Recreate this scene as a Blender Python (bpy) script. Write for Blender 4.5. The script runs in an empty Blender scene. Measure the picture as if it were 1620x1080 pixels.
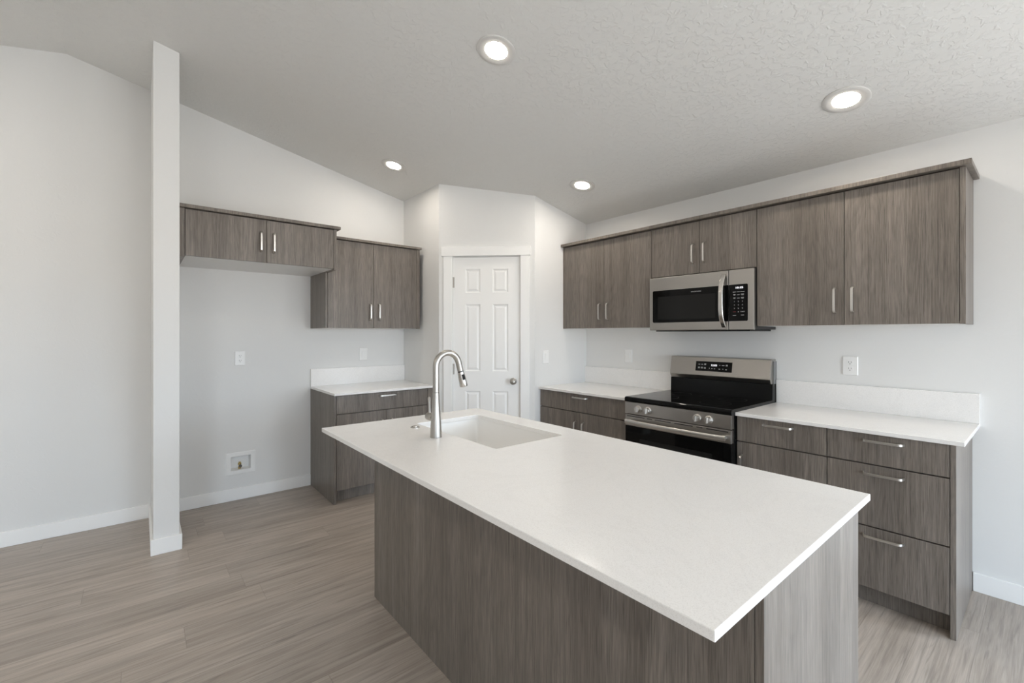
import bpy, bmesh, math, random
from mathutils import Vector, Matrix
random.seed(4)
SC = bpy.context.scene
COL = SC.collection
PI = math.pi

# ------------------------------------------------------------------ camera
cam_data = bpy.data.cameras.new('camera')
cam = bpy.data.objects.new('camera', cam_data)
COL.objects.link(cam)
cam_data.sensor_width = 36.0
cam_data.lens = 709.07 * 36.0 / 1620.0
cam_data.shift_y = (528.41 - 540.0) / 1620.0
cam_data.clip_start = 0.02
cam.location = (0, 0, 1.36)
cam.rotation_euler = (PI / 2, 0, math.radians(50.294))
SC.camera = cam

# ------------------------------------------------------------------ sky, exposure
SKY = 7.6
world = bpy.data.worlds.new('overcast_sky')
SC.world = world
world.use_nodes = True
wt = world.node_tree; bg = wt.nodes['Background']
bg.inputs['Strength'].default_value = SKY
wc = wt.nodes.new('ShaderNodeTexCoord'); ws = wt.nodes.new('ShaderNodeSeparateXYZ'); wr = wt.nodes.new('ShaderNodeValToRGB')
wm = wt.nodes.new('ShaderNodeMath'); wm.operation = 'MULTIPLY_ADD'; wm.inputs[1].default_value = 0.5; wm.inputs[2].default_value = 0.5
wt.links.new(wc.outputs['Generated'], ws.inputs[0]); wt.links.new(ws.outputs['Z'], wm.inputs[0]); wt.links.new(wm.outputs[0], wr.inputs[0])
wt.links.new(wr.outputs['Color'], bg.inputs['Color'])
we = wr.color_ramp.elements                      # sunlit pale ground below the horizon, overcast sky above
we[0].position, we[0].color = 0.485, (0.61, 0.605, 0.595, 1)
we[1].position, we[1].color = 0.515, (0.82, 1.0, 1.20, 1)
SC.view_settings.view_transform = 'Standard'
SC.view_settings.look = 'None'
SC.view_settings.gamma = 1.0
SC.view_settings.use_curve_mapping = False
SC.view_settings.exposure = 0.79
SC.cycles.max_bounces = 14
SC.cycles.diffuse_bounces = 10
SC.cycles.glossy_bounces = 5
SC.cycles.transparent_max_bounces = 8
SC.cycles.use_denoising = True
SC.cycles.sample_clamp_indirect = 6.0

# room numbers (metres)
XL, YB = -4.281, 3.411             # face of fridge wall, face of range wall
XR, YN = 3.2, -4.18                # faces of the window walls behind the camera
ZE, SL, YRIDGE = 2.449, 0.2152, -0.384
CTZ = 0.889                        # worktop height
LAMP = 80.0
LAMP_COL = (1.0, 0.91, 0.80)

def zc(y):
    return ZE + SL * (YB - y) if y >= YRIDGE else ZE + SL * (YB - YRIDGE) - SL * (YRIDGE - y)

# daylight entering the window openings (the portals only guide sampling of the sky)
WIN_R = [(-2.8, -1.6, 0.0, 1.90), (0.5, 2.8, 0.0, 1.98)]      # right wall: y0, y1, z0, z1
WIN_N = []                                                    # near wall: x0, x1, z0, z1
WIN_B = [(0.75, 2.05, 0.0, 2.05)]                             # range wall, sliding door right of the kitchen: x0, x1, z0, z1
def portal(loc, rot, sx, sz):
    l = bpy.data.lights.new('sky_portal', 'AREA'); l.shape = 'RECTANGLE'
    l.size, l.size_y = sx, sz
    l.cycles.is_portal = True
    o = bpy.data.objects.new('sky_portal', l); COL.objects.link(o)
    o.location = loc; o.rotation_euler = rot
for y0, y1, z0, z1 in WIN_R:
    portal((XR + 0.13, (y0 + y1) / 2, (z0 + z1) / 2), (0, PI / 2, 0), z1 - z0, y1 - y0)
for x0, x1, z0, z1 in WIN_N:
    portal(((x0 + x1) / 2, YN - 0.13, (z0 + z1) / 2), (PI / 2, 0, 0), x1 - x0, z1 - z0)

for x0, x1, z0, z1 in WIN_B:
    portal(((x0 + x1) / 2, YB + 0.13, (z0 + z1) / 2), (-PI / 2, 0, 0), x1 - x0, z1 - z0)

# ------------------------------------------------------------------ materials
def mat(name, col=(0.8, 0.8, 0.8), rough=0.5, metal=0.0, spec=0.5):
    m = bpy.data.materials.new(name); m.use_nodes = True
    b = m.node_tree.nodes['Principled BSDF']
    b.inputs['Base Color'].default_value = (*col, 1)
    b.inputs['Roughness'].default_value = rough
    b.inputs['Metallic'].default_value = metal
    b.inputs['Specular IOR Level'].default_value = spec
    return m
class N:
    def __init__(s, m):
        s.t = m.node_tree; s.b = s.t.nodes['Principled BSDF']
    def new(s, typ, **kw):
        n = s.t.nodes.new(typ)
        for k, v in kw.items():
            if k in n.inputs: n.inputs[k].default_value = v
            else: setattr(n, k, v)
        return n
    def link(s, a, b): s.t.links.new(a, b)
    def coords(s, scale, kind='Object', rnd=0.0):
        tc = s.new('ShaderNodeTexCoord'); mp = s.new('ShaderNodeMapping')
        mp.inputs['Scale'].default_value = scale
        src = tc.outputs[kind]
        if rnd:
            oi = s.new('ShaderNodeObjectInfo')
            mu = s.new('ShaderNodeVectorMath', operation='SCALE')
            mu.inputs[0].default_value = (rnd, rnd * 0.7, rnd * 1.3)
            s.link(oi.outputs['Random'], mu.inputs['Scale'])
            ad = s.new('ShaderNodeVectorMath', operation='ADD')
            s.link(src, ad.inputs[0]); s.link(mu.outputs[0], ad.inputs[1]); src = ad.outputs[0]
        s.link(src, mp.inputs['Vector'])
        return mp.outputs['Vector']
    def noise(s, vec, scale=1.0, detail=4.0, rough=0.55, dist=0.0):
        n = s.new('ShaderNodeTexNoise', Scale=scale, Detail=detail, Roughness=rough, Distortion=dist)
        s.link(vec, n.inputs['Vector']); return n.outputs['Fac']
    def ramp(s, fac, stops):
        r = s.new('ShaderNodeValToRGB'); e = r.color_ramp.elements
        e[0].position, e[1].position = stops[0][0], stops[-1][0]
        for p, c in stops[1:-1]: e.new(p)
        for k, (p, c) in enumerate(stops): e[k].color = (c[0], c[1], c[2], 1) if hasattr(c, '__len__') else (c, c, c, 1)
        s.link(fac, r.inputs['Fac']); return r.outputs['Color']
    def mix(s, a, b, fac=0.5, mode='MIX'):
        n = s.new('ShaderNodeMix', data_type='RGBA', blend_type=mode)
        def put(v, sock):
            if hasattr(v, 'links'): s.link(v, sock)
            elif hasattr(v, '__len__'): sock.default_value = (*v[:3], 1)
            else: sock.default_value = v
        put(fac, n.inputs[0]); put(a, n.inputs[6]); put(b, n.inputs[7])
        return n.outputs[2]
    def math(s, op, a, b=0.0):
        n = s.new('ShaderNodeMath', operation=op)
        for v, k in ((a, 0), (b, 1)):
            if hasattr(v, 'links'): s.link(v, n.inputs[k])
            else: n.inputs[k].default_value = v
        return n.outputs[0]
    def bump(s, h, strength, dist):
        n = s.new('ShaderNodeBump', Strength=strength, Distance=dist)
        s.link(h, n.inputs['Height']); s.link(n.outputs[0], s.b.inputs['Normal'])

def paint(name, col, scale, strength, dist, thr):
    m = mat(name, col, 0.75, 0, 0.25); n = N(m)
    v = n.coords((1, 1, 1))
    a = n.noise(v, scale, 5, 0.55, 0.6)
    n.bump(n.ramp(a, [(thr - 0.05, 0.0), (thr + 0.06, 1.0)]), strength, dist)
    return m
M_WALL = paint('wall_paint', (0.77, 0.77, 0.76), 38, 0.16, 0.0012, 0.58)
M_CEIL = paint('ceiling_paint', (0.755, 0.755, 0.74), 34, 0.62, 0.0022, 0.55)
M_TRIM = mat('trim_white', (0.90, 0.90, 0.89), 0.38, 0, 0.4)
M_PLATE = mat('plate_white', (0.86, 0.86, 0.85), 0.35)
M_RINGW = mat('lamp_ring_white', (0.66, 0.65, 0.63), 0.5)
M_MELA = mat('white_melamine', (0.74, 0.73, 0.71), 0.4)
M_DARK = mat('dark_slot', (0.02, 0.02, 0.02), 0.6)
M_SLOT = mat('outlet_slot', (0.16, 0.16, 0.16), 0.6)

def wood(name='wood_laminate'):
    """grey brown laminate: boards of slightly different tone, vertical grain with some arched figure, fine open pores"""
    m = mat(name, rough=0.38, spec=0.5); n = N(m)
    wig = n.noise(n.coords((3.0, 3.0, 1.1), rnd=6.0), 1.0, 2, 0.5)
    tc = n.new('ShaderNodeTexCoord'); sp = n.new('ShaderNodeSeparateXYZ'); n.link(tc.outputs['Object'], sp.inputs[0])
    oi = n.new('ShaderNodeObjectInfo')
    lat = n.math('ADD', sp.outputs['X'], sp.outputs['Y'])
    board = n.math('FLOOR', n.math('ADD', n.math('MULTIPLY', lat, 8.3), n.math('MULTIPLY', oi.outputs['Random'], 37.0)))
    wn = n.new('ShaderNodeTexWhiteNoise', noise_dimensions='1D'); n.link(board, wn.inputs['W'])
    # arched figure: rings of a stretched distance field, bent by slow noise
    fig = n.math('FRACT', n.math('MULTIPLY', n.math('ADD', n.noise(n.coords((7.0, 7.0, 0.85), rnd=9.0), 1.0, 1, 0.4, 0.2), n.math('MULTIPLY', wn.outputs['Value'], 0.2)), 16.0))
    broad = n.noise(n.coords((16, 16, 0.5), rnd=7.0), 1.0, 3, 0.6, 0.5)
    grain = n.noise(n.coords((120, 120, 1.6), rnd=5.0), 1.0, 4, 0.65, 0.5)
    fine = n.noise(n.coords((430, 430, 9.0), rnd=3.0), 1.0, 3, 0.65, 0.5)
    c = n.ramp(broad, [(0.28, (0.143, 0.122, 0.103)), (0.5, (0.178, 0.154, 0.132)), (0.72, (0.215, 0.188, 0.164))])
    c = n.mix(c, n.ramp(wn.outputs['Value'], [(0.0, 0.90), (1.0, 1.10)]), 1.0, 'MULTIPLY')
    c = n.mix(c, n.ramp(fig, [(0.0, 0.90), (0.45, 1.04), (0.85, 1.04), (1.0, 0.90)]), 0.8, 'MULTIPLY')
    c = n.mix(c, n.ramp(grain, [(0.32, 0.72), (0.5, 1.0), (0.72, 1.18)]), 0.7, 'MULTIPLY')
    c = n.mix(c, n.ramp(fine, [(0.34, 0.52), (0.5, 1.0), (0.68, 1.34)]), 0.8, 'MULTIPLY')
    n.link(c, n.b.inputs['Base Color'])
    n.bump(fine, 0.12, 0.0006)
    return m
M_WOOD = wood()

def floor_mat():
    m = mat('vinyl_plank', rough=0.36, spec=0.42); n = N(m)
    PWID, PLEN = 0.182, 1.22
    tc = n.new('ShaderNodeTexCoord'); sp = n.new('ShaderNodeSeparateXYZ')
    n.link(tc.outputs['Object'], sp.inputs[0])
    u = n.math('DIVIDE', n.math('ADD', sp.outputs['X'], 0.573 + 40 * PWID), PWID)
    row = n.math('FLOOR', u); fu = n.math('FRACT', u)
    wn = n.new('ShaderNodeTexWhiteNoise', noise_dimensions='1D'); n.link(row, wn.inputs['W'])
    v = n.math('ADD', n.math('DIVIDE', n.math('ADD', sp.outputs['Y'], 20.0), PLEN), wn.outputs['Value'])
    pl = n.math('FLOOR', v); fv = n.math('FRACT', v)
    cb = n.new('ShaderNodeCombineXYZ'); n.link(row, cb.inputs[0]); n.link(pl, cb.inputs[1])
    w2 = n.new('ShaderNodeTexWhiteNoise', noise_dimensions='3D'); n.link(cb.outputs[0], w2.inputs['Vector'])
    off = n.new('ShaderNodeVectorMath', operation='SCALE'); off.inputs['Scale'].default_value = 9.0
    n.link(w2.outputs['Color'], off.inputs[0])
    ad = n.new('ShaderNodeVectorMath', operation='ADD'); n.link(tc.outputs['Object'], ad.inputs[0]); n.link(off.outputs[0], ad.inputs[1])
    def sc(x, y):
        mp = n.new('ShaderNodeMapping'); mp.inputs['Scale'].default_value = (x, y, 1)
        n.link(ad.outputs[0], mp.inputs['Vector']); return mp.outputs[0]
    broad = n.noise(sc(11, 0.9), 1, 4, 0.6, 1.0)
    grain = n.noise(sc(60, 2.2), 1, 5, 0.65, 0.8)
    fine = n.noise(sc(260, 7), 1, 2, 0.6, 0.2)
    dark = n.noise(sc(26, 1.6), 1.0, 5, 0.6, 1.2)
    c = n.ramp(broad, [(0.28, (0.325, 0.278, 0.236)), (0.5, (0.395, 0.343, 0.297)), (0.74, (0.465, 0.41, 0.36))])
    c = n.mix(c, n.ramp(grain, [(0.3, 0.68), (0.5, 1.0), (0.7, 1.15)]), 0.85, 'MULTIPLY')
    c = n.mix(c, n.ramp(fine, [(0.35, 0.86), (0.65, 1.1)]), 0.6, 'MULTIPLY')
    c = n.mix(c, n.ramp(dark, [(0.28, 0.52), (0.38, 1.0), (0.9, 1.0)]), 0.8, 'MULTIPLY')
    c = n.mix(c, n.ramp(w2.outputs['Value'], [(0.0, 0.93), (1.0, 1.06)]), 1.0, 'MULTIPLY')
    eu = n.math('MINIMUM', fu, n.math('SUBTRACT', 1.0, fu))
    ev = n.math('MINIMUM', fv, n.math('SUBTRACT', 1.0, fv))
    su = n.math('LESS_THAN', eu, 0.0016 / PWID * 0.6); sv = n.math('LESS_THAN', ev, 0.0017 / PLEN * 0.6)
    seam = n.math('MAXIMUM', su, sv)
    c = n.mix(c, (0.13, 0.105, 0.085), n.math('MULTIPLY', seam, 0.40))
    n.link(c, n.b.inputs['Base Color'])
    n.bump(n.math('SUBTRACT', n.math('MULTIPLY', grain, 0.3), seam), 0.12, 0.001)
    return m
M_FLOOR = floor_mat()

def quartz():
    m = mat('white_quartz', rough=0.16, spec=0.5); n = N(m)
    a = n.noise(n.coords((1, 1, 1)), 420, 2, 0.6)
    b = n.noise(n.coords((1, 1, 1)), 2.2, 5, 0.6, 1.4)
    c = n.ramp(a, [(0.34, (0.80, 0.785, 0.765)), (0.46, (0.875, 0.862, 0.845)), (0.75, (0.90, 0.89, 0.875))])
    c = n.mix(c, n.ramp(b, [(0.47, 1.0), (0.5, 0.965), (0.53, 1.0)]), 0.6, 'MULTIPLY')
    n.link(c, n.b.inputs['Base Color'])
    return m
M_QUARTZ = quartz()
M_SINK = mat('sink_composite', (0.84, 0.835, 0.82), 0.28)

def steel(name, col, rough, axis):
    m = mat(name, col, rough, 1.0); n = N(m)
    s = [900, 900, 900]; s[axis] = 3
    a = n.noise(n.coords(tuple(s)), 1, 2, 0.5)
    r = n.new('ShaderNodeMapRange'); r.inputs['To Min'].default_value = rough - 0.07; r.inputs['To Max'].default_value = rough + 0.1
    n.link(a, r.inputs['Value']); n.link(r.outputs[0], n.b.inputs['Roughness'])
    n.bump(a, 0.05, 0.0002)
    return m
M_STEEL = steel('brushed_steel', (0.43, 0.41, 0.385), 0.33, 0)
M_STEEL_L = steel('light_steel', (0.66, 0.64, 0.61), 0.34, 0)
M_NICKEL = steel('brushed_nickel', (0.46, 0.44, 0.41), 0.34, 2)
M_PULL = steel('pull_metal', (0.74, 0.715, 0.68), 0.30, 2)
M_CHROME = mat('satin_chrome', (0.62, 0.60, 0.57), 0.24, 1.0)
M_BRASS = mat('brass', (0.62, 0.47, 0.20), 0.25, 1.0)
M_BLACKGLASS = mat('black_glass', (0.004, 0.004, 0.004), 0.05, 0, 0.16)
M_BLACK = mat('black_enamel', (0.006, 0.006, 0.006), 0.2, 0, 0.2)
M_WINDOWGLASS = mat('dark_window_glass', (0.013, 0.013, 0.0125), 0.08, 0, 0.18)
M_GREYSIDE = mat('grey_painted_steel', (0.22, 0.22, 0.22), 0.4, 0.3)
M_RING = mat('burner_print', (0.02, 0.02, 0.02), 0.3, 0, 0.2)
M_DARKSIDE = mat('dark_painted_steel', (0.028, 0.028, 0.028), 0.4, 0, 0.3)
M_LEGEND = mat('legend_print', (0.55, 0.55, 0.55), 0.5)
M_REDLEG = mat('legend_red', (0.20, 0.03, 0.035), 0.5)
M_VALVE_GREY = mat('valve_grey', (0.12, 0.11, 0.10), 0.4, 0.5)

def emis(name, col, s):
    m = mat(name, (0.8, 0.8, 0.8)); b = m.node_tree.nodes['Principled BSDF']
    b.inputs['Emission Color'].default_value = (*col, 1); b.inputs['Emission Strength'].default_value = s
    return m
M_DIGIT = emis('clock_digit_light', (0.92, 0.93, 1.0), 0.9)
M_LENS = emis('lamp_lens', LAMP_COL, LAMP)
def pane_mat():
    m = bpy.data.materials.new('window_pane'); m.use_nodes = True; t = m.node_tree
    t.nodes.clear()
    o = t.nodes.new('ShaderNodeOutputMaterial'); mx = t.nodes.new('ShaderNodeMixShader')
    a = t.nodes.new('ShaderNodeBsdfTransparent'); g = t.nodes.new('ShaderNodeBsdfGlossy')
    g.inputs['Roughness'].default_value = 0.02; mx.inputs[0].default_value = 0.07
    t.links.new(a.outputs[0], mx.inputs[1]); t.links.new(g.outputs[0], mx.inputs[2]); t.links.new(mx.outputs[0], o.inputs[0])
    return m
M_PANE = pane_mat()

# ------------------------------------------------------------------ mesh helpers
def box(bm, x0, x1, y0, y1, z0, z1):
    vs = [bm.verts.new(p) for p in ((x0, y0, z0), (x1, y0, z0), (x1, y1, z0), (x0, y1, z0), (x0, y0, z1), (x1, y0, z1), (x1, y1, z1), (x0, y1, z1))]
    for f in ((3, 2, 1, 0), (4, 5, 6, 7), (0, 1, 5, 4), (1, 2, 6, 5), (2, 3, 7, 6), (3, 0, 4, 7)):
        bm.faces.new([vs[i] for i in f])
def prism(bm, pts, axis, a, b):
    """extrude a 2D polygon along axis: axis 'x' -> pts are (y, z); 'z' -> (x, y)"""
    def P(p, t): return (t, p[0], p[1]) if axis == 'x' else ((p[0], t, p[1]) if axis == 'y' else (p[0], p[1], t))
    A = [bm.verts.new(P(p, a)) for p in pts]; B = [bm.verts.new(P(p, b)) for p in pts]
    n = len(pts)
    bm.faces.new(A); bm.faces.new(B[::-1])
    for i in range(n): bm.faces.new((A[i], B[i], B[(i + 1) % n], A[(i + 1) % n]))
def lathe(bm, prof, seg=32, loc=(0, 0, 0), axis='z'):
    """prof: (radius, height); caps where radius is 0"""
    rings = []
    for r, z in prof:
        if r < 1e-6: rings.append([bm.verts.new((0, 0, z))])
        else: rings.append([bm.verts.new((r * math.cos(2 * PI * k / seg), r * math.sin(2 * PI * k / seg), z)) for k in range(seg)])
    new = [v for ring in rings for v in ring]
    for A, B in zip(rings, rings[1:]):
        for k in range(seg):
            k2 = (k + 1) % seg
            if len(A) == 1 and len(B) == 1: continue
            if len(A) == 1: bm.faces.new((A[0], B[k], B[k2]))
            elif len(B) == 1: bm.faces.new((A[k], A[k2], B[0]))
            else: bm.faces.new((A[k], A[k2], B[k2], B[k]))
    M = {'z': Matrix(), '-y': Matrix.Rotation(PI / 2, 4, 'X'), '-x': Matrix.Rotation(-PI / 2, 4, 'Y'), 'x': Matrix.Rotation(PI / 2, 4, 'Y')}[axis]
    bmesh.ops.transform(bm, matrix=Matrix.Translation(loc) @ M, verts=new)
def sweep(bm, path, section, up=None):
    """sweep a closed section [(a, b)] along path; section may be a function of index"""
    path = [Vector(p) for p in path]; rings = []
    for i, p in enumerate(path):
        t = (path[min(i + 1, len(path) - 1)] - path[max(i - 1, 0)]).normalized()
        side = Vector(up).cross(t).normalized(); nn = t.cross(side)
        s = section(i) if callable(section) else section
        rings.append([bm.verts.new(p + side * a + nn * b) for a, b in s])
    n = len(rings[0])
    for A, B in zip(rings, rings[1:]):
        for k in range(n): bm.faces.new((A[k], A[(k + 1) % n], B[(k + 1) % n], B[k]))
    bm.faces.new(rings[0][::-1]); bm.faces.new(rings[-1])
def circ(r, n=20): return [(r * math.cos(2 * PI * k / n), r * math.sin(2 * PI * k / n)) for k in range(n)]

def obj(name, bm, m, parent=None, bev=0.0, smooth=False, seg=2):
    bmesh.ops.recalc_face_normals(bm, faces=bm.faces)
    me = bpy.data.meshes.new(name); bm.to_mesh(me); bm.free()
    me.materials.append(m)
    o = bpy.data.objects.new(name, me); COL.objects.link(o)
    if parent: o.parent = parent
    if bev:
        b = o.modifiers.new('edge', 'BEVEL'); b.width = bev; b.segments = seg; b.limit_method = 'ANGLE'; b.angle_limit = math.radians(35)
        b.harden_normals = False
    if smooth:
        for p in me.polygons: p.use_smooth = True
        if smooth == 'auto':
            try: me.set_sharp_from_angle(angle=math.radians(38))
            except Exception: pass
    return o
def slab(name, dims, m, parent=None, bev=0.0):
    bm = bmesh.new()
    for d in (dims if isinstance(dims[0], (tuple, list)) else [dims]): box(bm, *d)
    return obj(name, bm, m, parent, bev)
def thing(name, label, cat, loc, rotz=0.0, group=None):
    o = bpy.data.objects.new(name, None); COL.objects.link(o)
    o.location = loc; o.rotation_euler = (0, 0, rotz); o.empty_display_size = 0.1
    o['label'] = label; o['category'] = cat
    if group: o['group'] = group
    return o
def structure(o):
    o['kind'] = 'structure'; return o
def text_bm(s, size, width, origin, xdir, ydir, thick=0.0004):
    """lettering as a mesh, fitted to a width, standing on a face"""
    cu = bpy.data.curves.new('lettering', 'FONT'); cu.body = s; cu.size = size; cu.extrude = thick; cu.align_x = 'CENTER'; cu.align_y = 'CENTER'
    cu.resolution_u = 3
    t = bpy.data.objects.new('lettering', cu); COL.objects.link(t)
    me = bpy.data.meshes.new_from_object(t)
    bpy.data.objects.remove(t); bpy.data.curves.remove(cu)
    bm = bmesh.new(); bm.from_mesh(me); bpy.data.meshes.remove(me)
    xs = [v.co.x for v in bm.verts]
    k = width / (max(xs) - min(xs)) if width else 1.0
    X = Vector(xdir).normalized(); Y = Vector(ydir).normalized(); Z = X.cross(Y)
    for v in bm.verts: v.co = Vector(origin) + X * (v.co.x * k) + Y * v.co.y + Z * (v.co.z + thick)
    return bm
def merge_bm(dst, src):
    me = bpy.data.meshes.new('tmp'); src.to_mesh(me); src.free(); dst.from_mesh(me); bpy.data.meshes.remove(me)

# ------------------------------------------------------------------ the room
structure(slab('floor', (XL - 0.15, XR + 0.15, YN - 0.15, YB + 0.15, -0.06, 0.0), M_FLOOR))
bm = bmesh.new()
zr = zc(YRIDGE)
prism(bm, [(YB + 0.15, zc(YB + 0.15)), (YRIDGE, zr), (YN - 0.15, zc(YN - 0.15)), (YN - 0.15, zc(YN - 0.15) + 0.2), (YRIDGE, zr + 0.2), (YB + 0.15, zc(YB + 0.15) + 0.2)], 'x', XL - 0.15, XR + 0.15)
structure(obj('ceiling', bm, M_CEIL))

WB = dict(y0=0.551, y1=0.733, z0=0.222, z1=0.370)        # hole for the supply box in the fridge wall
bm = bmesh.new()
T = 0.13
prism(bm, [(YN, 0), (WB['y0'], 0), (WB['y0'], zc(WB['y0'])), (YRIDGE, zr), (YN, zc(YN))], 'x', XL - T, XL)
prism(bm, [(WB['y1'], 0), (YB + T, 0), (YB + T, zc(YB + T)), (WB['y1'], zc(WB['y1']))], 'x', XL - T, XL)
box(bm, XL - T, XL, WB['y0'], WB['y1'], 0, WB['z0'])
prism(bm, [(WB['y0'], WB['z1']), (WB['y1'], WB['z1']), (WB['y1'], zc(WB['y1'])), (WB['y0'], zc(WB['y0']))], 'x', XL - T, XL)
bmesh.ops.remove_doubles(bm, verts=bm.verts, dist=1e-5)
structure(obj('wall_left', bm, M_WALL))
x0, x1, z0, z1 = WIN_B[0]
structure(slab('wall_back', [(XL, x0, YB, YB + 0.13, 0, ZE), (x1, XR + 0.13, YB, YB + 0.13, 0, ZE), (x0, x1, YB, YB + 0.13, z1, ZE)], M_WALL))

def gable(bm, y0, y1, z0=0.0, x0=XR, x1=XR + 0.13):
    pts = [(y0, z0), (y1, z0), (y1, zc(y1))]
    if y0 < YRIDGE < y1: pts.append((YRIDGE, zr))
    pts.append((y0, zc(y0)))
    prism(bm, pts, 'x', x0, x1)
bm = bmesh.new(); y = YN
for y0, y1, z0, z1 in WIN_R:
    gable(bm, y, y0); gable(bm, y0, y1, z1)
    if z0 > 0: box(bm, XR, XR + 0.13, y0, y1, 0, z0)
    y = y1
gable(bm, y, YB)
structure(obj('wall_right', bm, M_WALL))
bm = bmesh.new(); x = XL
for x0, x1, z0, z1 in WIN_N:
    box(bm, x, x0, YN - 0.13, YN, 0, zc(YN)); box(bm, x0, x1, YN - 0.13, YN, 0, z0); box(bm, x0, x1, YN - 0.13, YN, z1, zc(YN)); x = x1
box(bm, x, XR + 0.13, YN - 0.13, YN, 0, zc(YN))
structure(obj('wall_near', bm, M_WALL))
k = 0
for y0, y1, z0, z1 in WIN_R:
    k += 1; ym = (y0 + y1) / 2; f = 0.05; xa, xb = XR + 0.03, XR + 0.09
    w = structure(slab('window_%d' % k, [(xa, xb, y0, y0 + f, z0, z1), (xa, xb, y1 - f, y1, z0, z1), (xa, xb, ym - f, ym + f, z0 + f, z1 - f), (xa, xb, y0 + f, y1 - f, z0, z0 + f), (xa, xb, y0 + f, y1 - f, z1 - f, z1)], M_TRIM))
    slab('pane', (XR + 0.055, XR + 0.061, y0 + f, y1 - f, z0 + f, z1 - f), M_PANE, w)
for x0, x1, z0, z1, yw in [(*w, YN - 0.06) for w in WIN_N] + [(*w, YB + 0.06) for w in WIN_B]:
    k += 1; xm = (x0 + x1) / 2; f = 0.05; ya, yb = yw - 0.03, yw + 0.03
    w = structure(slab('window_%d' % k, [(x0, x0 + f, ya, yb, z0, z1), (x1 - f, x1, ya, yb, z0, z1), (xm - f, xm + f, ya, yb, z0 + f, z1 - f), (x0 + f, x1 - f, ya, yb, z0, z0 + f), (x0 + f, x1 - f, ya, yb, z1 - f, z1)], M_TRIM))
    slab('pane', (x0 + f, x1 - f, yw - 0.003, yw + 0.003, z0 + f, z1 - f), M_PANE, w)

# wing wall that closes the fridge bay
WX, WY0, WY1 = -3.531, 0.063, 0.194
bm = bmesh.new()
prism(bm, [(WY0, 0), (WY1, 0), (WY1, zc(WY1)), (WY0, zc(WY0))], 'x', XL, WX)
structure(obj('wall_wing', bm, M_WALL, bev=0.004))

# corner pantry: left return, diagonal front with the door opening, right return
PA, PB = Vector((-3.575, 2.101, 0)), Vector((-2.955, 2.721, 0))
PD = (PB - PA).normalized(); PN = Vector((PD.y, -PD.x, 0)); PLEN_ = (PB - PA).length
def plan_prism(bm, pts, z0, z1=None):
    A = [bm.verts.new((p[0], p[1], z0)) for p in pts]
    B = [bm.verts.new((p[0], p[1], zc(p[1]) if z1 is None else z1)) for p in pts]
    n = len(pts); bm.faces.new(A); bm.faces.new(B[::-1])
    for i in range(n): bm.faces.new((A[i], B[i], B[(i + 1) % n], A[(i + 1) % n]))
def dp(s, d): return PA + PD * s - PN * d          # along the diagonal, d = depth behind its face
TH = 0.11
bm = bmesh.new(); plan_prism(bm, [(XL, PA.y), (PA.x, PA.y), dp(0.045, TH)[:2], (XL, PA.y + TH)], 0)
structure(obj('wall_pantry_left', bm, M_WALL))
bm = bmesh.new(); plan_prism(bm, [(PB.x, PB.y), (PB.x, YB), (PB.x - TH, YB), dp(PLEN_ - 0.045, TH)[:2]], 0)
structure(obj('wall_pantry_right', bm, M_WALL))
D0, D1, DZ = 0.122, 0.750, 2.066                # rough opening
bm = bmesh.new()
plan_prism(bm, [PA[:2], dp(D0, 0)[:2], dp(D0, TH)[:2], dp(0.045, TH)[:2]], 0)
plan_prism(bm, [dp(D1, 0)[:2], PB[:2], dp(PLEN_ - 0.045, TH)[:2], dp(D1, TH)[:2]], 0)
plan_prism(bm, [dp(D0, 0)[:2], dp(D1, 0)[:2], dp(D1, TH)[:2], dp(D0, TH)[:2]], DZ)
structure(obj('wall_pantry_front', bm, M_WALL))

# door and casing live in a frame: local x along the diagonal, local -y out of the wall
ang = math.atan2(PD.y, PD.x)
def at_pantry(o): o.location = (PA.x, PA.y, 0); o.rotation_euler = (0, 0, ang); return o
door = structure(at_pantry(thing('door_1', 'white six panel pantry door with satin knob', 'door', (0, 0, 0))))
def six_panel():
    bm = bmesh.new()
    x = [0.1285, 0.243, 0.380, 0.493, 0.635, 0.7435]; z = [0.012, 0.24, 0.843, 1.024, 1.631, 1.737, 1.951, 2.059]
    yf, yb = 0.012, 0.047
    V = [[bm.verts.new((a, yf, c)) for c in z] for a in x]
    pan = []
    for i in range(5):
        for j in range(7):
            f = bm.faces.new((V[i][j], V[i + 1][j], V[i + 1][j + 1], V[i][j + 1]))
            if i in (1, 3) and j in (1, 3, 5): pan.append(f)
    bd = [V[i][0] for i in range(6)] + [V[5][j] for j in range(1, 8)] + [V[i][7] for i in range(4, -1, -1)] + [V[0][j] for j in range(6, 0, -1)]
    W = [bm.verts.new((v.co.x, yb, v.co.z)) for v in bd]
    for i in range(len(bd)): bm.faces.new((bd[i], W[i], W[(i + 1) % len(bd)], bd[(i + 1) % len(bd)]))
    bm.faces.new(W)
    bmesh.ops.recalc_face_normals(bm, faces=bm.faces)
    bmesh.ops.inset_individual(bm, faces=pan, thickness=0.004, depth=-0.004)
    bmesh.ops.inset_individual(bm, faces=pan, thickness=0.010, depth=-0.006)
    bmesh.ops.inset_individual(bm, faces=pan, thickness=0.008, depth=0.0)
    bmesh.ops.inset_individual(bm, faces=pan, thickness=0.022, depth=0.007)
    return bm
obj('slab', six_panel(), M_TRIM, door)
slab('jamb', [(D0 + 0.0005, 0.127, 0, TH, 0, DZ - 0.002), (0.7465, D1 - 0.0005, 0, TH, 0, DZ - 0.002), (0.127, 0.7465, 0, TH, 2.0615, DZ - 0.002)], M_TRIM, door)
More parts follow.
